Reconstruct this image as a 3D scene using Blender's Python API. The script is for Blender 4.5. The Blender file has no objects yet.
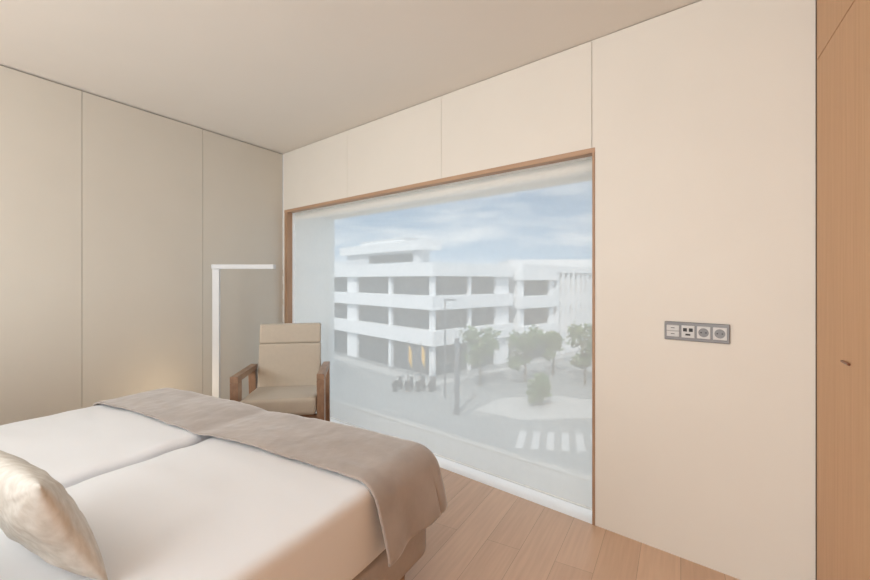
import bpy, bmesh, math, random
from mathutils import Vector, Matrix, noise
random.seed(4)
scene = bpy.context.scene
col = scene.collection

# ------------------------------------------------------------------ helpers
def link(o):
    col.objects.link(o); return o

def tag(o, label=None, category=None, kind=None, group=None):
    if label: o["label"] = label
    if category: o["category"] = category
    if kind: o["kind"] = kind
    if group: o["group"] = group
    return o

def mk(name, verts, faces, mat, parent=None, smooth=False, recenter=True):
    verts = [Vector(v) for v in verts]
    loc = Vector((0, 0, 0))
    if recenter:
        mn = Vector([min(v[i] for v in verts) for i in range(3)])
        mx = Vector([max(v[i] for v in verts) for i in range(3)])
        loc = Vector(((mn.x+mx.x)/2, (mn.y+mx.y)/2, mn.z))
    me = bpy.data.meshes.new(name)
    me.from_pydata([v-loc for v in verts], [], faces)
    bm = bmesh.new(); bm.from_mesh(me)
    bmesh.ops.recalc_face_normals(bm, faces=bm.faces)
    bm.to_mesh(me); bm.free()
    o = bpy.data.objects.new(name, me)
    o.location = loc
    if mat: me.materials.append(mat)
    if smooth:
        for p in me.polygons: p.use_smooth = True
    link(o)
    if parent: o.parent = parent
    return o

def empty(name, loc, rot=0.0):
    e = bpy.data.objects.new(name, None)
    e.empty_display_size = 0.1
    e.location = loc; e.rotation_euler = (0, 0, rot)
    return link(e)

BF = [(0,1,3,2),(4,6,7,5),(0,4,5,1),(2,3,7,6),(0,2,6,4),(1,5,7,3)]
def box_vf(fr, a0,a1,b0,b1,z0,z1):
    vs=[]
    for a in (a0,a1):
        for b in (b0,b1):
            for z in (z0,z1):
                vs.append(fr(a,b,z))
    return vs, BF

def merge(parts):
    V=[];F=[]
    for v,f in parts:
        o=len(V); V+=list(v); F+=[tuple(i+o for i in q) for q in f]
    return V,F

def bevel(o, w=0.004, seg=2):
    m=o.modifiers.new("bevel","BEVEL"); m.width=w; m.segments=seg; m.limit_method='ANGLE'
    return o

def ident(a,b,z): return (a,b,z)

def rbox(cx,cy,z0, sx,sy,sz, r, step=0.05, disp=None):
    nx=max(2,int(sx/step)); ny=max(2,int(sy/step)); nz=max(2,int(sz/step))
    bm=bmesh.new()
    vd={}
    def V(i,j,k):
        key=(i,j,k)
        if key not in vd:
            def co(i,n,s):
                t=i/n*2-1
                return t*s/2
            x=co(i,nx,sx); y=co(j,ny,sy); z=co(k,nz,sz)
            rr=min(r,sx/2,sy/2,sz/2)
            c=Vector((max(-sx/2+rr,min(sx/2-rr,x)),max(-sy/2+rr,min(sy/2-rr,y)),max(-sz/2+rr,min(sz/2-rr,z))))
            d=Vector((x,y,z))-c
            if d.length>1e-7: p=c+d.normalized()*rr
            else: p=Vector((x,y,z))
            p=p+Vector((cx,cy,z0+sz/2))
            if disp: p=disp(p, (p.z-z0)/sz)
            vd[key]=bm.verts.new(p)
        return vd[key]
    def quad(a,b,c,d):
        try: bm.faces.new((V(*a),V(*b),V(*c),V(*d)))
        except ValueError: pass
    for i in range(nx):
        for j in range(ny):
            for k in (0,nz): quad((i,j,k),(i+1,j,k),(i+1,j+1,k),(i,j+1,k))
    for i in range(nx):
        for k in range(nz):
            for j in (0,ny): quad((i,j,k),(i+1,j,k),(i+1,j,k+1),(i,j,k+1))
    for j in range(ny):
        for k in range(nz):
            for i in (0,nx): quad((i,j,k),(i,j+1,k),(i,j+1,k+1),(i,j,k+1))
    bm.verts.ensure_lookup_table()
    bm.verts.index_update()
    vs=[v.co.copy() for v in bm.verts]; fs=[tuple(v.index for v in f.verts) for f in bm.faces]
    bm.free()
    return vs,fs

def cyl_vf(p0,p1,r0,r1=None,n=16):
    if r1 is None: r1=r0
    p0=Vector(p0);p1=Vector(p1); ax=(p1-p0).normalized()
    t=ax.orthogonal().normalized(); b=ax.cross(t)
    V=[];F=[]
    for i in range(n):
        a=2*math.pi*i/n; d=t*math.cos(a)+b*math.sin(a)
        V.append(p0+d*r0); V.append(p1+d*r1)
    for i in range(n):
        j=(i+1)%n; F.append((2*i,2*j,2*j+1,2*i+1))
    F.append(tuple(2*i for i in range(n))); F.append(tuple(2*i+1 for i in range(n)))
    return V,F

# ------------------------------------------------------------------ materials
def new_mat(name):
    m=bpy.data.materials.new(name); m.use_nodes=True
    nt=m.node_tree; return m,nt,nt.nodes["Principled BSDF"]

def srgb(r,g,b):
    def f(c):
        c/=255
        return c/12.92 if c<=0.04045 else ((c+0.055)/1.055)**2.4
    return (f(r),f(g),f(b),1)

def pm(name, c, rough=0.6, var=0.05, scale=8, bump=0.0, bscale=80, metal=0, stretch=(1,1,1), rot=0, sheen=0, spec=0.4, c2=None, detail=4):
    m,nt,b=new_mat(name)
    tc=nt.nodes.new("ShaderNodeTexCoord"); mp=nt.nodes.new("ShaderNodeMapping")
    mp.inputs["Rotation"].default_value=(0,0,rot)
    mp2=nt.nodes.new("ShaderNodeMapping"); mp2.inputs["Scale"].default_value=stretch
    nz=nt.nodes.new("ShaderNodeTexNoise"); nz.inputs["Scale"].default_value=scale; nz.inputs["Detail"].default_value=detail
    nt.links.new(tc.outputs["Object"],mp.inputs[0]); nt.links.new(mp.outputs[0],mp2.inputs[0]); nt.links.new(mp2.outputs[0],nz.inputs["Vector"])
    rp=nt.nodes.new("ShaderNodeValToRGB")
    d=c2 if c2 else tuple([x*(1-var) for x in c[:3]])+(1,)
    e=c if c2 else tuple([min(1,x*(1+var)) for x in c[:3]])+(1,)
    rp.color_ramp.elements[0].color=d; rp.color_ramp.elements[0].position=0.3
    rp.color_ramp.elements[1].color=e; rp.color_ramp.elements[1].position=0.7
    nt.links.new(nz.outputs[0],rp.inputs[0]); nt.links.new(rp.outputs[0],b.inputs["Base Color"])
    b.inputs["Roughness"].default_value=rough; b.inputs["Metallic"].default_value=metal
    b.inputs["Specular IOR Level"].default_value=spec
    if sheen:
        b.inputs["Sheen Weight"].default_value=sheen; b.inputs["Sheen Roughness"].default_value=0.4
    if bump:
        n2=nt.nodes.new("ShaderNodeTexNoise"); n2.inputs["Scale"].default_value=bscale; n2.inputs["Detail"].default_value=3
        bp=nt.nodes.new("ShaderNodeBump"); bp.inputs["Strength"].default_value=bump; bp.inputs["Distance"].default_value=0.01
        nt.links.new(mp2.outputs[0],n2.inputs["Vector"])
        nt.links.new(n2.outputs[0],bp.inputs["Height"]); nt.links.new(bp.outputs[0],b.inputs["Normal"])
    return m

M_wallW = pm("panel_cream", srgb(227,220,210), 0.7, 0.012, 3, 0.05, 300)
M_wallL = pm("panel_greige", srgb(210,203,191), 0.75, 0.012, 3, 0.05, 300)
M_ceil  = pm("ceiling_paint", srgb(235,229,221), 0.8, 0.01, 2)
M_dark  = pm("shadow_gap", srgb(96,84,74), 0.9, 0.05)
M_seam  = pm("seam_gap", srgb(150,138,124), 0.9, 0.05)
M_white = pm("reveal_paint", srgb(238,238,235), 0.7, 0.01)
M_sill  = pm("sill_stone", srgb(222,223,221), 0.8, 0.02, 3)
M_oakV  = pm("oak_vertical", srgb(207,162,120), 0.45, 0, 3, 0, 20, stretch=(26,26,0.8), c2=srgb(197,150,109), detail=6)
M_oakH  = pm("oak_horizontal", srgb(188,154,126), 0.45, 0, 3, 0, stretch=(0.7,14,14), rot=math.atan2(0.656,0.755), c2=srgb(172,138,112), detail=6)
M_oakJ  = pm("oak_jamb", srgb(178,144,116), 0.45, 0, 3, 0, stretch=(14,14,0.7), c2=srgb(160,126,100), detail=6)
M_walnut= pm("chair_wood", srgb(168,136,112), 0.4, 0, 4, 0, stretch=(12,2,6), c2=srgb(144,113,91), detail=6)
M_uphol = pm("chair_upholstery", srgb(196,185,170), 0.85, 0.02, 30, 0.05, 500, sheen=0.2)
M_sheet = pm("white_linen", srgb(240,243,248), 0.85, 0.008, 4, 0.08, 9)
M_base  = pm("bed_base_fabric", srgb(184,174,168), 0.9, 0.03, 60, 0.1, 400)
M_run   = pm("runner_velvet", srgb(184,174,168), 0.9, 0, 7, 0.35, 18, sheen=0.7, c2=srgb(167,157,151))
M_cush  = pm("cushion_weave", srgb(226,224,219), 0.95, 0, 30, 0.4, 26, stretch=(1,2.5,1), c2=srgb(206,202,194), spec=.05)
M_pillow= pm("pillow_cotton", srgb(236,231,226), 0.85, 0.02, 4, 0.1, 14)
M_lampw = pm("lamp_white_metal", srgb(212,214,216), 0.6, 0.01)
M_plate = pm("socket_grey_frame", srgb(126,124,124), 0.45, 0.02, metal=0.3)
M_ins   = pm("socket_insert", srgb(204,202,200), 0.45, 0.01)
M_blk   = pm("black_plastic", srgb(38,36,36), 0.5, 0.05)
M_brass = pm("handle_bronze", srgb(130,84,60), 0.35, 0.05, metal=0.3)
M_bwhite= pm("render_white", srgb(234,236,238), 0.8, 0.03, 0.5)
M_bgrey = pm("render_grey", srgb(200,204,208), 0.8, 0.05, 0.5)
M_bwin  = pm("dark_glazing", srgb(54,66,74), 0.35, 0.3, 0.7, spec=.2)
M_road  = pm("asphalt", srgb(140,145,147), 0.9, 0.06, 0.4)
M_pave  = pm("pavement", srgb(176,178,178), 0.9, 0.06, 0.6)
M_paint = pm("road_paint", srgb(182,186,188), 0.8, 0.03)
M_leaf  = pm("tree_leaves", srgb(102,130,76), 0.8, 0, 2, c2=srgb(60,84,44))
M_trunk = pm("tree_bark", srgb(100,88,72), 0.9, 0.15, 5)
M_steel = pm("street_steel", srgb(92,98,104), 0.5, 0.05)
M_yel   = pm("flag_yellow", srgb(228,180,70), 0.8, 0.05)

def floor_mat():
    m,nt,b=new_mat("oak_floor")
    tc=nt.nodes.new("ShaderNodeTexCoord"); mp=nt.nodes.new("ShaderNodeMapping")
    mp.inputs["Rotation"].default_value=(0,0,-math.atan2(.869,.495))
    nt.links.new(tc.outputs["Object"],mp.inputs[0])
    br=nt.nodes.new("ShaderNodeTexBrick")
    br.inputs["Scale"].default_value=1; br.inputs["Brick Width"].default_value=1.7; br.inputs["Row Height"].default_value=0.17
    br.inputs["Mortar Size"].default_value=0.0011; br.inputs["Mortar Smooth"].default_value=0.2; br.offset=0.37
    br.inputs["Color1"].default_value=srgb(222,188,160); br.inputs["Color2"].default_value=srgb(208,173,145)
    br.inputs["Mortar"].default_value=srgb(170,138,114)
    nt.links.new(mp.outputs[0],br.inputs["Vector"])
    m2=nt.nodes.new("ShaderNodeMapping"); m2.inputs["Scale"].default_value=(1.2,22,1)
    nt.links.new(mp.outputs[0],m2.inputs[0])
    nz=nt.nodes.new("ShaderNodeTexNoise"); nz.inputs["Scale"].default_value=2.5; nz.inputs["Detail"].default_value=7
    nt.links.new(m2.outputs[0],nz.inputs["Vector"])
    rp=nt.nodes.new("ShaderNodeValToRGB"); rp.color_ramp.elements[0].color=(.88,.86,.84,1); rp.color_ramp.elements[0].position=.3
    rp.color_ramp.elements[1].color=(1.0,1.0,1.0,1); rp.color_ramp.elements[1].position=.7
    nt.links.new(nz.outputs[0],rp.inputs[0])
    mx=nt.nodes.new("ShaderNodeMix"); mx.data_type='RGBA'; mx.blend_type='MULTIPLY'; mx.inputs[0].default_value=1
    nt.links.new(br.outputs["Color"],mx.inputs[6]); nt.links.new(rp.outputs[0],mx.inputs[7])
    nt.links.new(mx.outputs[2],b.inputs["Base Color"])
    b.inputs["Roughness"].default_value=0.34
    return m
M_floor=floor_mat()

def blind_mat(name,trans=0.5,share=.25):
    m=bpy.data.materials.new(name); m.use_nodes=True; nt=m.node_tree
    for n in list(nt.nodes): nt.nodes.remove(n)
    out=nt.nodes.new("ShaderNodeOutputMaterial")
    tr=nt.nodes.new("ShaderNodeBsdfTransparent"); tr.inputs[0].default_value=(1,1,1,1)
    tl=nt.nodes.new("ShaderNodeBsdfTranslucent"); df=nt.nodes.new("ShaderNodeBsdfDiffuse")
    nz=nt.nodes.new("ShaderNodeTexNoise"); nz.inputs["Scale"].default_value=60
    rp=nt.nodes.new("ShaderNodeValToRGB"); rp.color_ramp.elements[0].color=srgb(248,245,239); rp.color_ramp.elements[1].color=srgb(254,251,245)
    nt.links.new(nz.outputs[0],rp.inputs[0])
    nt.links.new(rp.outputs[0],tl.inputs[0]); nt.links.new(rp.outputs[0],df.inputs[0])
    a=nt.nodes.new("ShaderNodeMixShader"); a.inputs[0].default_value=share
    nt.links.new(tl.outputs[0],a.inputs[1]); nt.links.new(df.outputs[0],a.inputs[2])
    b=nt.nodes.new("ShaderNodeMixShader"); b.inputs[0].default_value=1-trans
    nt.links.new(tr.outputs[0],b.inputs[1]); nt.links.new(a.outputs[0],b.inputs[2])
    nt.links.new(b.outputs[0],out.inputs[0])
    return m
M_blind=blind_mat("screen_fabric",0.42,.32)
M_hem=blind_mat("hem_fabric",0.15,.2)

def glass_mat():
    m=bpy.data.materials.new("window_glass"); m.use_nodes=True; nt=m.node_tree
    for n in list(nt.nodes): nt.nodes.remove(n)
    out=nt.nodes.new("ShaderNodeOutputMaterial")
    tr=nt.nodes.new("ShaderNodeBsdfTransparent"); tr.inputs[0].default_value=(.98,.985,.98,1)
    gl=nt.nodes.new("ShaderNodeBsdfGlossy"); gl.inputs["Roughness"].default_value=0.02
    a=nt.nodes.new("ShaderNodeMixShader"); a.inputs[0].default_value=0.03
    nt.links.new(tr.outputs[0],a.inputs[1]); nt.links.new(gl.outputs[0],a.inputs[2]); nt.links.new(a.outputs[0],out.inputs[0])
    return m
M_glass=glass_mat()

# ------------------------------------------------------------------ room frames
CAMZ=1.311; H=2.60
P0=Vector((-1.552,4.39)); EW=Vector((.755,-.656)); NW=Vector((.656,.755))
DL=Vector((-.495,-.869)); NL=Vector((-.869,.495))
W0=P0+EW*4.071
def fw(s,d,z): p=P0+EW*s+NW*d; return (p.x,p.y,z)
def fl(t,d,z): p=P0+DL*t+NL*d; return (p.x,p.y,z)
def fr(t,d,z): p=W0+DL*t-NL*d; return (p.x,p.y,z)

ZT=2.02
PW=1.057
G=0.0018
LEN=7.4
parts=[]
t=0.0
while t<LEN:
    t1=min(t+.849,LEN)
    parts.append(box_vf(fl,t+G,t1-G,0,0.02,0,H-0.009)); t=t1
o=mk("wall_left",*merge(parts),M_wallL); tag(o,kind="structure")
o=mk("trim_1",*box_vf(fl,-0.0,LEN,0.02,0.05,0,H),M_dark); tag(o,kind="structure")
parts=[]
edges=[0,PW,2*PW,3*PW]
for i in range(3):
    parts.append(box_vf(fw,edges[i]+G*.6,edges[i+1]-G*.6,0,0.04,ZT,H-0.004))
parts.append(box_vf(fw,3*PW+0.0175,4.071,0,0.04,0,ZT))
parts.append(box_vf(fw,3*PW+0.0022,4.071,0,0.04,ZT,H-.004))
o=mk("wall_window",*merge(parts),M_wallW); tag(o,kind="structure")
parts=[box_vf(fw,0,4.071,0.04,0.10,ZT+.0,H), box_vf(fw,3*PW+.0175,4.15,0.04,0.10,0,H)]
o=mk("trim_2",*merge(parts),M_seam); tag(o,kind="structure")
o=mk("trim_3",*box_vf(fw,0.0,0.035,0,0.05,0,ZT),M_wallW); tag(o,kind="structure")
o=mk("trim_4",*box_vf(fw,0.035,3*PW+.0175,-0.005,0.055,ZT-.028,ZT-.001),M_oakH); tag(o,kind="structure")
o=mk("trim_5",*box_vf(fw,0.037,0.085,-0.004,0.055,0,ZT-.028),M_oakJ); tag(o,kind="structure")
o=mk("trim_6",*box_vf(fw,3*PW+.004,3*PW+.017,-0.005,0.06,0,ZT-.029),M_oakJ); tag(o,kind="structure")
RD=0.47
parts=[box_vf(fw,0.0,0.085,0.056,RD+.1,-.1,ZT),
       box_vf(fw,3*PW+.01,3*PW+.15,0.11,RD+.1,-.1,ZT),
       box_vf(fw,0.0,3*PW+.15,0.056,RD+.1,ZT-.029,H)]
o=mk("wall_reveal",*merge(parts),M_white); tag(o,kind="structure")
M_sillday=pm("sill_daylight",srgb(253,253,253),.6,0.0)  # extra-white inner sill, daylight glare under the blind put into the colour
o=mk("trim_7",*box_vf(fw,0.0,3*PW+.1,0.0,.13,-.06,0.001),M_sillday); tag(o,kind="structure")
o=mk("trim_8",*box_vf(fw,0.0,3*PW+.1,.13,RD+.1,-.06,0.001),M_sill); tag(o,kind="structure")
S0,S1=0.086,3*PW+.003
FW_=.014
parts=[box_vf(fw,S0,S0+FW_,RD,RD+.05,0.002,ZT-.03),box_vf(fw,S1-FW_,S1,RD,RD+.05,0.002,ZT-.03),
       box_vf(fw,S0+FW_,S1-FW_,RD,RD+.05,0.002,0.006),box_vf(fw,S0+FW_,S1-FW_,RD,RD+.05,ZT-.055,ZT-.03)]
win=mk("window_1",*merge(parts),M_white); tag(win,"large fixed picture window with slim white frame",kind="structure")
g=mk("glass_pane",*box_vf(fw,S0+FW_,S1-FW_,RD+.02,RD+.026,0.006,ZT-.055),M_glass)
g.parent=win; g.location=g.location-win.location

def poly_slab(name,pts,z0,z1,mat):
    n=len(pts)
    V=[(p[0],p[1],z0) for p in pts]+[(p[0],p[1],z1) for p in pts]
    F=[tuple(range(n)),tuple(range(n,2*n))]+[(i,(i+1)%n,n+(i+1)%n,n+i) for i in range(n)]
    o=mk(name,V,F,mat); return tag(o,kind="structure")
c0=fw(0,0,0); c1=fw(4.071,0,0); cL=fl(LEN,0,0)
wd=(Vector(c1[:2])-Vector(fl(0,0,0)[:2])).dot(-NL)
cR=Vector(cL[:2])-NL*wd
floor_pts=[c0[:2],c1[:2],tuple(cR),cL[:2]]
poly_slab("floor",floor_pts,-.08,0,M_floor)
pc=[tuple(Vector(fl(0,.05,0)[:2])+NW*.1),tuple(Vector(fw(4.2,.1,0)[:2])),tuple(cR-NL*.15+DL*.05),fl(LEN+.05,.05,0)[:2]]
poly_slab("ceiling",pc,H,H+.08,M_ceil)
def fb(a,b,z): p=Vector(cL[:2])-NL*a+DL*b; return (p.x,p.y,z)
o=mk("wall_back",*box_vf(fb,0,wd+.05,0,0.05,0,H),M_wallL); tag(o,kind="structure")
LR=(Vector(cR)-Vector(c1[:2])).length
o=mk("wall_right",*box_vf(fr,0.0,LR,0.05,0.10,0,H),M_dark); tag(o,kind="structure")
ward=empty("wardrobe",fr(LR/2,0.03,0))
tag(ward,"floor to ceiling light oak built-in wardrobe with bronze pull","wardrobe")
def child(o,par):
    o.parent=par; o.location=o.location-par.location; return o
o=child(mk("side_filler",*box_vf(fr,-.002,.0165,0.004,0.05,0.0,H-.004),M_oakV),ward)
tt=.018
while tt<LR-.1:
    t1=min(tt+.92,LR-.001)
    d=child(mk("door",*box_vf(fr,tt+.001,t1-.002,0.0,0.045,0.01,2.178),M_oakV),ward); bevel(d,.001,1)
    u=child(mk("overhead_panel",*box_vf(fr,tt+.001,t1-.002,0.0,0.045,2.182,H-.006),M_oakV),ward); bevel(u,.001,1)
    hnd=mk("handle",*box_vf(fr,tt+.32,tt+.39,-.008,0.0,1.0385,1.0455),M_brass)
    hnd.parent=d; hnd.location=hnd.location-ward.location-d.location
    bevel(hnd,.002,2)
    tt=t1

# ------------------------------------------------------------------ roller blind
rb=empty("roller_blind",fw(S0+1.5,0.07,0.03))
tag(rb,"white semi-transparent screen roller blind lowered over the picture window","blind")
child(mk("blind_fabric",[fw(S0+.012,0.075,.044),fw(S1-.004,0.075,.044),fw(S1-.004,0.075,ZT-.035),fw(S0+.012,0.075,ZT-.035)],[(0,1,2,3)],M_blind),rb)
child(mk("bottom_bar",*box_vf(fw,S0+.012,S1-.004,0.073,0.077,.036,.044),M_hem),rb)
o=child(mk("roller_tube",*cyl_vf(fw(S0+.012,0.12,ZT-.07),fw(S1-.004,0.12,ZT-.07),.03,n=16),M_white,smooth=False),rb)

# ------------------------------------------------------------------ sockets
sz=1.311-52*1.99/430
def s_at(px):
    Z=4.39*343/(px+60.0); return (4.39-Z)/.656
s0=s_at(665); s1=s_at(730.5)
se=empty("wall_socket",fw((s0+s1)/2,0,sz-.045))
tag(se,"grey four-gang wall plate with switch, data ports and two round sockets","wall socket")
fh=.0435
pl=child(mk("frame",*box_vf(fw,s0,s1,-.010,0.0,sz-fh,sz+fh),M_plate),se); bevel(pl,.003,2)
gw=(s1-s0-.012)/4
for i in range(4):
    a=s0+.006+gw*i+.005; b=a+gw-.010; m_=(a+b)/2
    h2=.028
    if i==0:
        for zz in (0,1):
            q=child(mk("rocker_switch",*box_vf(fw,a,b,-.0145,-.010,sz-h2+zz*h2+.001,sz+zz*h2-.001),M_ins),se); bevel(q,.001,1)
            m=mk("switch_mark",*box_vf(fw,m_-.008,m_+.008,-.0150,-.0145,sz-h2/2+zz*h2-.0015,sz-h2/2+zz*h2+.0015),M_blk); m.parent=q; m.location=m.location-se.location-q.location
    elif i==1:
        q=child(mk("data_plate",*box_vf(fw,a,b,-.0125,-.010,sz-h2,sz+h2),M_ins),se)
        for sx_,zz,w,hh in ((-.012,.008,.008,.008),(.012,.008,.008,.008),(0,-.014,.010,.004)):
            m=mk("port",*box_vf(fw,m_+sx_-w,m_+sx_+w,-.0132,-.0125,sz+zz-hh,sz+zz+hh),M_blk); m.parent=q; m.location=m.location-se.location-q.location
    else:
        q=child(mk("socket_insert",*box_vf(fw,a,b,-.0125,-.010,sz-h2,sz+h2),M_ins),se); bevel(q,.002,1)
        m=mk("socket_well",*cyl_vf(fw(m_,-.0128,sz),fw(m_,-.0125,sz),.0205,n=28),M_plate); m.parent=q; m.location=m.location-se.location-q.location
        for sg in (-1,1):
            m=mk("pin_hole",*cyl_vf(fw(m_+sg*.0095,-.0134,sz),fw(m_+sg*.0095,-.0128,sz),.0034,n=12),M_blk); m.parent=q; m.location=m.location-se.location-q.location

# ------------------------------------------------------------------ bed
bc=Vector((-.94,2.378))+DL*1.03
bc=bc+Vector((.869,-.495))*.03+Vector((.495,.869))*.025
BR=math.atan2(-.495,.869)
bed=empty("bed",(bc.x,bc.y,0),BR)
tag(bed,"double bed with two white-sheeted mattresses on a taupe upholstered base","bed")
b=mk("bed_base",*rbox(-.02,-.02,.115,2.08,2.08,.185,.05,.025),M_base,parent=bed,smooth=True)
for x in (-.95,0,.93):
    for y in (-.95,.93):
        mk("leg",*cyl_vf((x,y*.98,0),(x,y*.98,.118),.022,.028),M_walnut,parent=bed)
def mdisp(sgn):
    def f(p,h):
        q=p.copy()
        if h>.5:
            cx=(p.x-sgn*.515)/.5
            k=(h-.5)*2
            q.z+=.012*(1-min(1,abs(cx)**3))*k + .008*noise.noise(Vector((p.x*3,p.y*2,sgn*3)))*k
            q.z+=.004*noise.noise(Vector((p.x*4+p.y*2,p.y*9,7)))*k
            near=math.exp(-((p.x)/.12)**2)
            q.z+=.003*near*math.sin(p.y*34+math.sin(p.y*9)*2)*k
            # the nearer sheet dips towards the joint so the other edge shows
            if sgn>0: q.z-=.022*math.exp(-((p.x)/.10)**2)*k
        else:
            q.x+=.004*noise.noise(Vector((p.x*4,p.y*7,p.z*5)))
        return q
    return f
for sg in (-1,1):
    v,f=rbox(sg*.518,0,.30,1.008,2.04,.28,.035,.0125,mdisp(sg))
    m=mk("mattress",v,f,M_sheet,parent=bed,smooth=True); m["label"]="mattress covered in a smooth white sheet"
hb=mk("headboard",*rbox(0,-1.12,.115,2.2,.08,.95,.03,.04),M_base,parent=bed,smooth=True)

def runner():
    hx=1.05; Y=1.06; r=.095; yf=.60; D=.24
    z0=.596
    a0=-(hx-r)-r*math.pi/2-D+.07; a1=-a0
    b1=(Y-r)+r*math.pi/2+D-.07
    na=200; nb=70
    V=[];F=[]
    for j in range(nb+1):
        for i in range(na+1):
            a=a0+(a1-a0)*i/na; bb=yf+(b1-yf)*j/nb
            sa=1 if a>0 else -1
            ea=max(0,abs(a)-(hx-r)); eb=max(0,bb-(Y-r))
            e=max(ea,eb)
            hyp=math.hypot(ea,eb)
            dx,dy=(ea/hyp,eb/hyp) if hyp>1e-6 else (0,0)
            if e<r*math.pi/2:
                out=r*math.sin(e/r); dn=r*(1-math.cos(e/r))
            else:
                ex=e-r*math.pi/2
                out=r+.13*ex; dn=r+ex*.99
            t=min(1,max(0,dn-.04)/.22); t=t*t*(3-2*t)
            ang=math.atan2(eb,ea) if hyp>0 else 0
            ph=(min(bb,Y-r)*1.0 if ea>0 else 0)*14+(min(abs(a),hx-r) if eb>0 else 0)*11+ang*1.5
            fold=.012*math.sin(ph)*t+.005*math.sin(ph*2.1+1)*t
            rnd=.02*math.sin(2*ang)*min(1,dn/.1) if (ea>0 and eb>0) else 0
            out+=fold+.018*t+rnd
            x=sa*(min(abs(a),hx-r)+dx*out)
            y=min(bb,Y-r)+dy*out
            top=1-min(1,dn/.05)
            wr=.007*noise.noise(Vector((x*3,y*4,2)))+.004*noise.noise(Vector((x*9+y*6,y*13,5)))+.002*noise.noise(Vector((x*24,y*18+x*9,8)))
            z=z0-dn+top*(.012*(1-min(1,((abs(x)-.51)/.5)**2)))+top*wr
            z-=.008*top*math.exp(-(x/.07)**2)
            if j<6: y+=(.005*noise.noise(Vector((a*3,0,0))))*(1-j/6)
            V.append((x,y,z))
    w=na+1
    for j in range(nb):
        for i in range(na):
            F.append((j*w+i,j*w+i+1,(j+1)*w+i+1,(j+1)*w+i))
    return V,F
V,F=runner()
Mx=Matrix.Translation((bc.x,bc.y,0))@Matrix.Rotation(BR,4,'Z')
me=bpy.data.meshes.new("bed_runner"); me.from_pydata([Vector(v)-Vector((0,.85,.58)) for v in V],[],F)
for p in me.polygons: p.use_smooth=True
me.materials.append(M_run)
rn=link(bpy.data.objects.new("bed_runner",me)); rn.matrix_world=Mx@Matrix.Translation((0,.85,.58))
md=rn.modifiers.new("thick","SOLIDIFY"); md.thickness=.008; md.offset=1
tag(rn,"soft grey-taupe velvet throw draped across the foot of the bed","bed runner")

def pillow(name,loc,axes,w,h,tk,mat,label,cat,n=70,pw=3.0,nz=1.0):
    V=[];F=[]
    X,Yv,N=axes
    for side in (1,-1):
        for j in range(n+1):
            for i in range(n+1):
                u=i/n*2-1; v=j/n*2-1
                e=max(0,(1-abs(u)**pw))*max(0,(1-abs(v)**pw))
                th=tk/2*e**.6
                uu=u*(1-.06*(1-v*v)); vv=v*(1-.06*(1-u*u))
                cr=0
                for cu in (-1,1):
                    for cv in (-1,1):
                        du,dv=u-cu,v-cv; rr=math.hypot(du,dv)
                        cr+=math.sin(math.atan2(dv,du)*14+cu)*math.exp(-rr*2.2)*min(1,rr*4)
                th+= nz*(.005*noise.noise(Vector((u*2,v*2,side*2)))+.003*noise.noise(Vector((u*5+v*2,v*5,side*4)))+.004*cr)*min(1,e*2)
                V.append(X*(uu*w/2)+Yv*(vv*h/2)+N*(side*th))
    w_=n+1
    for s in range(2):
        o=s*w_*w_
        for j in range(n):
            for i in range(n):
                q=(o+j*w_+i,o+j*w_+i+1,o+(j+1)*w_+i+1,o+(j+1)*w_+i)
                F.append(q if s==0 else q[::-1])
    me=bpy.data.meshes.new(name); me.from_pydata(V,[],F)
    bm=bmesh.new(); bm.from_mesh(me); bmesh.ops.remove_doubles(bm,verts=bm.verts,dist=.0012); bmesh.ops.recalc_face_normals(bm,faces=bm.faces); bm.to_mesh(me); bm.free()
    for p in me.polygons: p.use_smooth=True
    me.materials.append(mat)
    o=link(bpy.data.objects.new(name,me)); o.location=loc
    tag(o,label,cat); return o
def axes(th,yaw=0):
    Xd=Vector((.869,-.495,0)); Yb=Vector((-.495,-.869,0))
    R=Matrix.Rotation(yaw,3,'Z'); Xd=R@Xd; Yb=R@Yb
    up=Yb*math.sin(th)+Vector((0,0,1))*math.cos(th)
    N=Xd.cross(up).normalized()
    return Xd,up,N
pillow("cushion",(-1.025,1.085,.741),axes(math.radians(24)),.53,.31,.11,M_cush,"pale cream woven rectangular cushion propped on the bed","cushion")
pillow("pillow",(-1.20,.80,.735),axes(math.radians(66)),.66,.38,.15,M_pillow,"soft off-white sleeping pillow behind the cream cushion","pillow")

# ------------------------------------------------------------------ armchair
ch=empty("armchair",(-1.185,3.40,0),math.radians(10))
tag(ch,"beige upholstered armchair with brown wooden arm frames beside the window","armchair")
def shear_box(x0,x1,pts):
    n=len(pts)
    V=[(x0,p[0],p[1]) for p in pts]+[(x1,p[0],p[1]) for p in pts]
    F=[tuple(range(n)),tuple(range(n,2*n))]+[(i,(i+1)%n,n+(i+1)%n,n+i) for i in range(n)]
    return V,F
for sg in (-1,1):
    x0,x1=(sg*.325,sg*.270)
    if x0>x1: x0,x1=x1,x0
    a=mk("armrest",*shear_box(x0,x1,[(-.31,.580),(.30,.562),(.30,.602),(-.31,.624)]),M_walnut,parent=ch); bevel(a,.003,3)
    l=mk("leg",*shear_box(x0,x1,[(-.215,0),(-.295,0),(-.31,.579),(-.200,.576)]),M_walnut,parent=ch); bevel(l,.003,3)
    l=mk("leg",*shear_box(x0,x1,[(.28,0),(.345,0),(.29,.561),(.20,.564)]),M_walnut,parent=ch); bevel(l,.003,3)
for bx in ((-.269,.269,-.27,-.245,.255,.320),(-.269,.269,.22,.245,.235,.300)):
    r_=mk("seat_rail",*box_vf(ident,*bx),M_walnut,parent=ch); bevel(r_,.004,2)
def seatd(p,h):
    q=p.copy(); q.z-= (p.y+.3)*.06
    return q
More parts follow.
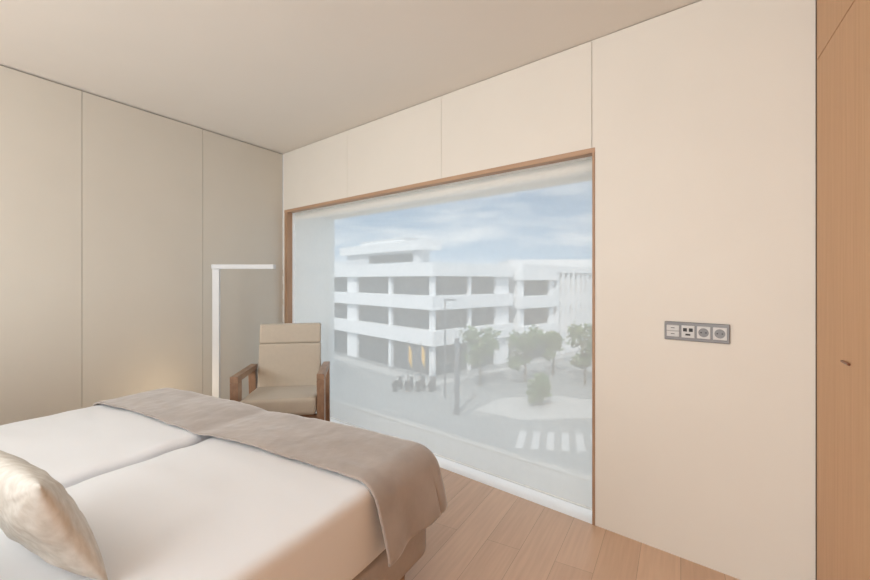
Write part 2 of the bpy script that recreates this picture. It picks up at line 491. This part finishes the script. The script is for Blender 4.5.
mk("seat",*rbox(0,-.03,.325,.535,.58,.130,.03,.0125,seatd),M_uphol,parent=ch,smooth=True)
def backd(p,h):
    q=p.copy()
    q.y+= (p.z-.4)*.14
    q.x*= 1-(p.z-.4)*.05
    return q
mk("backrest",*rbox(0,.235,.385,.51,.08,.39,.012,.012,backd),M_uphol,parent=ch,smooth=True)
mk("head_cushion",*rbox(0,.235,.7765,.51,.08,.160,.012,.012,backd),M_uphol,parent=ch,smooth=True)

# ------------------------------------------------------------------ floor lamp
lx,ly=-1.78,3.5
lp=empty("floor_lamp",(lx,ly,0)); tag(lp,"slim white metal floor lamp with a horizontal arm","floor lamp")
bb=mk("base",*box_vf(ident,-.09,.16,-.11,.11,0,.015),M_lampw,parent=lp); bevel(bb,.003,2)
bb=mk("pole",*box_vf(ident,-.028,.028,-.012,.012,.015,1.40),M_lampw,parent=lp); bevel(bb,.002,2)
bb=mk("lamp_head",*box_vf(ident,-.028,.475,-.028,.028,1.401,1.437),M_lampw,parent=lp); bevel(bb,.003,2)

# ------------------------------------------------------------------ exterior
GZ=-7.9
o=mk("road_ground",[(-150,6,GZ),(200,6,GZ),(200,260,GZ),(-150,260,GZ)],[(0,1,2,3)],M_road); tag(o,"grey asphalt street surface","street",)
C=Vector((-.2,40)); BRd=Vector((.749,.662)); BLd=Vector((-.662,.749))
def fbld(a,b,z): p=C+BRd*a+BLd*b; return (p.x,p.y,z)
def slab_px(name,pts,mat,z0,z1,label,cat):
    n=len(pts); V=[(p[0],p[1],z0) for p in pts]+[(p[0],p[1],z1) for p in pts]
    F=[tuple(range(n)),tuple(range(n,2*n))]+[(i,(i+1)%n,n+(i+1)%n,n+i) for i in range(n)]
    o=mk(name,V,F,mat); tag(o,label,cat); return o
def gp(x,y):
    Z=(CAMZ-GZ)*430/(y-280.0); return ((x-435)/430*Z,Z)
slab_px("sidewalk",[fbld(-2,-2,0)[:2],fbld(60,-2,0)[:2],fbld(60,-1.0,0)[:2],fbld(-.4,-1.0,0)[:2],fbld(-.4,30,0)[:2],fbld(-2,30,0)[:2]],M_pave,GZ,GZ+.015,"pale paved sidewalk around the white building","sidewalk")
slab_px("traffic_island",[gp(475,410),gp(500,398),gp(560,396),gp(640,406),gp(600,418),gp(520,420)],M_pave,GZ,GZ+.015,"pale paved traffic island with a shrub","traffic island")
for i in range(11):
    p=Vector(gp(520,431))
    d=Vector((.80,-.12)).normalized(); q=Vector((.3,1)).normalized()
    o_=p+d*(.82*i)
    V=[o_,o_+d*.42,o_+d*.42+q*(-2.8),o_+q*(-2.8)]
    s=mk("crosswalk_stripe",[(v.x,v.y,GZ+.01) for v in V],[(0,1,2,3)],M_paint)
    tag(s,"white painted crosswalk stripe on the asphalt","crosswalk stripe",group="crosswalk stripes")

def building(name,a0,a1,b0,b1,levels,label,acols,bcols,fr_=fbld):
    e=empty(name,fr_((a0+a1)/2,(b0+b1)/2,GZ)); tag(e,label,"building")
    top=levels[-1][2]
    def ch_(o): o.parent=e; o.location=o.location-e.location; return o
    ch_(mk("core",*box_vf(fr_,a0+1.8,a1-.5,b0+1.8,b1-.5,GZ,top-.2),M_bgrey))
    for kind,z0,z1 in levels:
        if kind=='band':
            ch_(mk("parapet_band",*box_vf(fr_,a0,a1,b0,b1,z0,z1),M_bwhite))
        else:
            ch_(mk("window_strip",*box_vf(fr_,a0+.9,a1-.6,b0+.9,b1-.6,z0,z1),M_bwin))
            for a,w in acols:
                ch_(mk("facade_pier",*box_vf(fr_,a0+a,a0+a+w,b0+.55,b0+.89,z0,z1),M_bwhite))
            for b,w in bcols:
                ch_(mk("facade_pier",*box_vf(fr_,a0+.55,a0+.89,b0+b,b0+b+w,z0,z1),M_bwhite))
    return e
lv=[('win',GZ,-4.92),('band',-4.92,-3.52),('win',-3.52,-1.52),('band',-1.52,-.17),('win',-.17,1.68),('band',1.68,2.98)]
building("office_building",0,11.9,0,34,lv,"white three-storey office building with horizontal parapets and dark window strips",
         [(.6,.25),(5.4,.35),(9.6,2.2)],[(.95,.2),(7.4,.5),(14.4,2.2),(22,.5),(30,.5)])
lv2=[('win',GZ,-5.1),('band',-5.1,-3.9),('win',-3.9,-1.9),('band',-1.9,-.5),('win',-.5,1.3),('band',1.3,3.1)]
building("office_building",12.6,19.6,-.8,14,lv2,"white block with recessed windows next to the main office building",
         [(.1,.8),(6.0,.9)],[(.95,3.5),(7,3)])
e=empty("office_building",fbld(28,5,GZ)); tag(e,"white block with vertical facade fins beyond the offices","building")
def chb(o): o.parent=e; o.location=o.location-e.location; return o
chb(mk("core",*box_vf(fbld,19.7,40,0,12,GZ,2.2),M_bgrey))
chb(mk("parapet_band",*box_vf(fbld,19.65,40.05,-.6,12,2.2,3.0),M_bwhite))
for i in range(16):
    chb(mk("facade_fin",*box_vf(fbld,19.8+1.2*i,20.3+1.2*i,-.5,-.07,GZ,2.2),M_bwhite))
for k in range(3):
    chb(mk("window_strip",*box_vf(fbld,19.8,39.9,-.06,0,-6.9+3.1*k,-4.9+3.1*k),M_bwin))
e=empty("rooftop_block",fbld(1.5,9,2.98)); tag(e,"white rooftop storey set back above the office roof","rooftop block")
chb(mk("wall",*box_vf(fbld,.8,2.2,3,17,2.98,4.3),M_bgrey))
chb(mk("window_strip",*box_vf(fbld,.75,.8,4,12,3.2,4.0),M_bwin))
chb(mk("roof_slab",*box_vf(fbld,.3,2.6,1.6,18,4.3,5.3),M_bwhite))
e=empty("rooftop_block",fbld(4,15,2.98)); tag(e,"taller white stair tower on the office roof","rooftop block")
chb(mk("wall",*box_vf(fbld,2.7,6,8,17,2.98,5.9),M_bwhite))
chb(mk("cap_slab",*box_vf(fbld,2.65,6.1,7.9,17.1,5.9,6.1),M_bgrey))
for (x0,x1,y,zt,d) in ((14,60,82,5.2,14),(-40,-8,95,5.2,15),(45,80,110,9,12)):
    e=empty("distant_building",((x0+x1)/2,y+d/2,GZ)); tag(e,"long pale building seen beyond the offices","building")
    chb(mk("wall",*box_vf(ident,x0,x1,y,y+d,GZ,zt),M_bwhite))
    for k in range(3): chb(mk("window_strip",*box_vf(ident,x0+1,x1-1,y-.1,y+.1,zt-3-k*3.2,zt-1.6-k*3.2),M_bwin))

def tree(x,y,h,r,label,dens=900):
    e=empty("tree",(x,y,GZ+.017)); tag(e,label,"tree",group="street trees")
    parts=[cyl_vf((0,0,0),(0.05,0,h*.5),.12,.08,8)]
    for k in range(5):
        a=k*1.3+x; parts.append(cyl_vf((0.05,0,h*.42),(math.cos(a)*r*.6,math.sin(a)*r*.6,h*.75),.05,.02,6))
    mk("trunk",*merge(parts),M_trunk,parent=e)
    V=[];F=[]
    cl=[(random.uniform(-.6,.6)*r,random.uniform(-.6,.6)*r,h*random.uniform(.38,.92),r*random.uniform(.32,.5)) for _ in range(12)]
    for _ in range(dens):
        c=random.choice(cl); d=Vector((random.gauss(0,1),random.gauss(0,1),random.gauss(0,1))).normalized()*c[3]*random.uniform(.4,1.1)
        p=Vector(c[:3])+d*1.0
        t=Vector((random.gauss(0,1),random.gauss(0,1),random.gauss(0,1))).normalized(); u=t.orthogonal().normalized(); w=random.uniform(.14,.26)
        i=len(V); V+= [p-t*w,p+u*w*.6,p+t*w,p-u*w*.6]; F.append((i,i+1,i+2,i+3))
    mk("leaves",V,F,M_leaf,parent=e)
for (px,py,h,r) in ((480,386,5.2,1.8),(525,383,4.7,1.8),(585,385,5.2,1.6),(553,375,4.1,1.35)):
    X,Y=gp(px,py); tree(X,Y,h,r,"leafy green street tree in front of the white building")
X,Y=gp(541,404); tree(X,Y,2.0,1.3,"low green shrub-like tree on the traffic island",600)

X,Y=gp(457,414)
e=empty("street_column",(X,Y,GZ)); tag(e,"thick grey metal column standing by the street","column")
mk("shaft",*cyl_vf((0,0,0.3),(0,0,5.2),.17,.17,16),M_steel,parent=e); mk("base_collar",*cyl_vf((0,0,0),(0,0,.3),.26,.24,16),M_steel,parent=e)
X,Y=gp(445,398)
e=empty("street_lamp",(X,Y,GZ)); tag(e,"slender grey street lamp in front of the building","street lamp")
mk("pole",*cyl_vf((0,0,0),(0,0,7.6),.08,.05,10),M_steel,parent=e)
mk("lamp_head",*box_vf(ident,-.1,.9,-.12,.12,7.6,7.72),M_steel,parent=e)
for px in (408,421):
    X,Y=gp(px,384)
    e=empty("flag",(X,Y,GZ+.001)); tag(e,"yellow flag on a thin pole by the street","flag",group="yellow flags")
    mk("pole",*cyl_vf((0,0,0),(0,0,3.8),.05,.04,8),M_steel,parent=e)
    V=[];F=[]
    for i in range(9):
        for j in (0,1): V.append((.05+i*.04,.06*math.sin(i*.9),2.0+j*1.5-(.08*i)))
    for i in range(8): F.append((2*i,2*i+2,2*i+3,2*i+1))
    mk("cloth",V,F,M_yel,parent=e)
def torus_vf(c,R,r,n=18,m=8):
    V=[];F=[]
    for i in range(n):
        a=2*math.pi*i/n
        for j in range(m):
            b_=2*math.pi*j/m
            V.append((c[0]+(R+r*math.cos(b_))*math.cos(a),c[1]+r*math.sin(b_),c[2]+(R+r*math.cos(b_))*math.sin(a)))
    for i in range(n):
        for j in range(m):
            F.append((i*m+j,((i+1)%n)*m+j,((i+1)%n)*m+(j+1)%m,i*m+(j+1)%m))
    return V,F
M_sc=pm("scooter_paint",srgb(40,44,50),.3,.05)
def scooter():
    e=empty("motor_scooter",(0,0,0))
    mk("wheel",*torus_vf((-.6,0,.27),.20,.07),M_blk,parent=e); mk("wheel",*torus_vf((.62,0,.27),.20,.07),M_blk,parent=e)
    pts=[(-.85,.62),(-.8,.42),(-.3,.28),(.3,.26),(.42,.5),(.55,.9),(.48,1.0),(.38,.75),(.22,.42),(-.05,.45),(-.12,.72),(-.8,.75)]
    V=[];n=len(pts)
    for y in (-.16,.16): V+=[(p[0],y,p[1]) for p in pts]
    F=[tuple(range(n)),tuple(range(n,2*n))]+[(i,(i+1)%n,n+(i+1)%n,n+i) for i in range(n)]
    o=mk("body",V,F,M_sc,parent=e); bevel(o,.03,2)
    mk("seat",*rbox(-.45,0,.74,.7,.28,.12,.05,.06),M_blk,parent=e,smooth=True)
    mk("handlebar",*cyl_vf((.47,-.35,1.02),(.47,.35,1.02),.025,n=8),M_blk,parent=e)
    return e
first=scooter(); kids=list(first.children)
for i,px in enumerate((398,409.5,421,432.5)):
    X,Y=gp(px,390); Y-=.1*(i%2)
    if i==0: e=first
    else:
        e=first.copy(); col.objects.link(e)
        for k_ in kids:
            c=k_.copy(); c.parent=e; col.objects.link(c)
    e.location=(X,Y,GZ+.001); e.rotation_euler=(0,0,1.2+.1*(i%2))
    tag(e,"dark parked motor scooter on the street","scooter",group="parked scooters")

# ------------------------------------------------------------------ world sky
w=bpy.data.worlds.new("sky"); scene.world=w; w.use_nodes=True; nt=w.node_tree
bg=nt.nodes["Background"]
tc=nt.nodes.new("ShaderNodeTexCoord"); sep=nt.nodes.new("ShaderNodeSeparateXYZ"); nt.links.new(tc.outputs["Generated"],sep.inputs[0])
mp=nt.nodes.new("ShaderNodeMapping"); mp.inputs["Scale"].default_value=(1.6,1.6,7.5); mp.inputs["Location"].default_value=(.4,.2,.3)
nt.links.new(tc.outputs["Generated"],mp.inputs[0])
nz=nt.nodes.new("ShaderNodeTexNoise"); nz.inputs["Scale"].default_value=2.3; nz.inputs["Detail"].default_value=7; nz.inputs["Roughness"].default_value=.55
nt.links.new(mp.outputs[0],nz.inputs["Vector"])
rp=nt.nodes.new("ShaderNodeValToRGB"); rp.color_ramp.elements[0].position=.46; rp.color_ramp.elements[1].position=.66
rp.color_ramp.elements[0].color=(0,0,0,1); rp.color_ramp.elements[1].color=(.8,.8,.8,1)
nt.links.new(nz.outputs[0],rp.inputs[0])
gr=nt.nodes.new("ShaderNodeValToRGB"); gr.color_ramp.elements[0].position=0; gr.color_ramp.elements[0].color=(.36,.50,.64,1)
gr.color_ramp.elements[1].position=.2; gr.color_ramp.elements[1].color=(.15,.29,.47,1)
e3=gr.color_ramp.elements.new(.6); e3.color=(.74,.76,.78,1)
nt.links.new(sep.outputs["Z"],gr.inputs[0])
mx=nt.nodes.new("ShaderNodeMix"); mx.data_type='RGBA'; nt.links.new(rp.outputs[0],mx.inputs[0]); nt.links.new(gr.outputs[0],mx.inputs[6]); mx.inputs[7].default_value=(.66,.71,.76,1)
nt.links.new(mx.outputs[2],bg.inputs[0]); bg.inputs[1].default_value=1.7

# ------------------------------------------------------------------ lights
def area(name,loc,target,sx,sy,power,colr):
    l=bpy.data.lights.new(name,'AREA'); l.shape='RECTANGLE'; l.size=sx; l.size_y=sy; l.energy=power; l.color=colr
    o=link(bpy.data.objects.new(name,l)); o.location=loc
    o.rotation_euler=(Vector(target)-Vector(loc)).to_track_quat('-Z','Y').to_euler(); return o
sun=bpy.data.lights.new("sun",'SUN'); sun.energy=2.8; sun.angle=.02; sun.color=(1,.97,.93)
so=link(bpy.data.objects.new("sun",sun)); so.rotation_euler=Vector((.25,.75,-.75)).to_track_quat('-Z','Y').to_euler()
cool=(.90,.965,1.0)
area("room_fill",(-2.7,-1.6,1.6),(-1.9,3.2,1.5),2.6,1.6,78,cool)  # added fill behind the camera for even room brightness, no actual fixture
area("overhead_fill",(-2.4,-.5,2.5),(-2.6,-.3,0),2.2,1.6,30,cool)  # added overhead fill out of view, not a lamp of the room
area("upward_fill",(-2.6,-1.6,1.4),(-2.2,.8,2.6),1.8,1.2,72,cool)  # added upward fill that brightens the ceiling, no lamp stands here
pl_=bpy.data.lights.new("night_glow",'POINT'); pl_.energy=1.7; pl_.color=(1,.80,.55); pl_.shadow_soft_size=.04
po=link(bpy.data.objects.new("night_glow",pl_)); po.location=(-1.86,3.18,.44)

# ------------------------------------------------------------------ camera
cd=bpy.data.cameras.new("camera"); cam=link(bpy.data.objects.new("camera",cd))
cd.sensor_width=36; cd.lens=36*430/870; cd.shift_y=-10/870; cd.clip_start=.02; cd.clip_end=500
cam.location=(0,0,CAMZ); cam.rotation_euler=(math.radians(90),0,0)
scene.camera=cam
scene.view_settings.view_transform='Standard'
scene.view_settings.look='None'
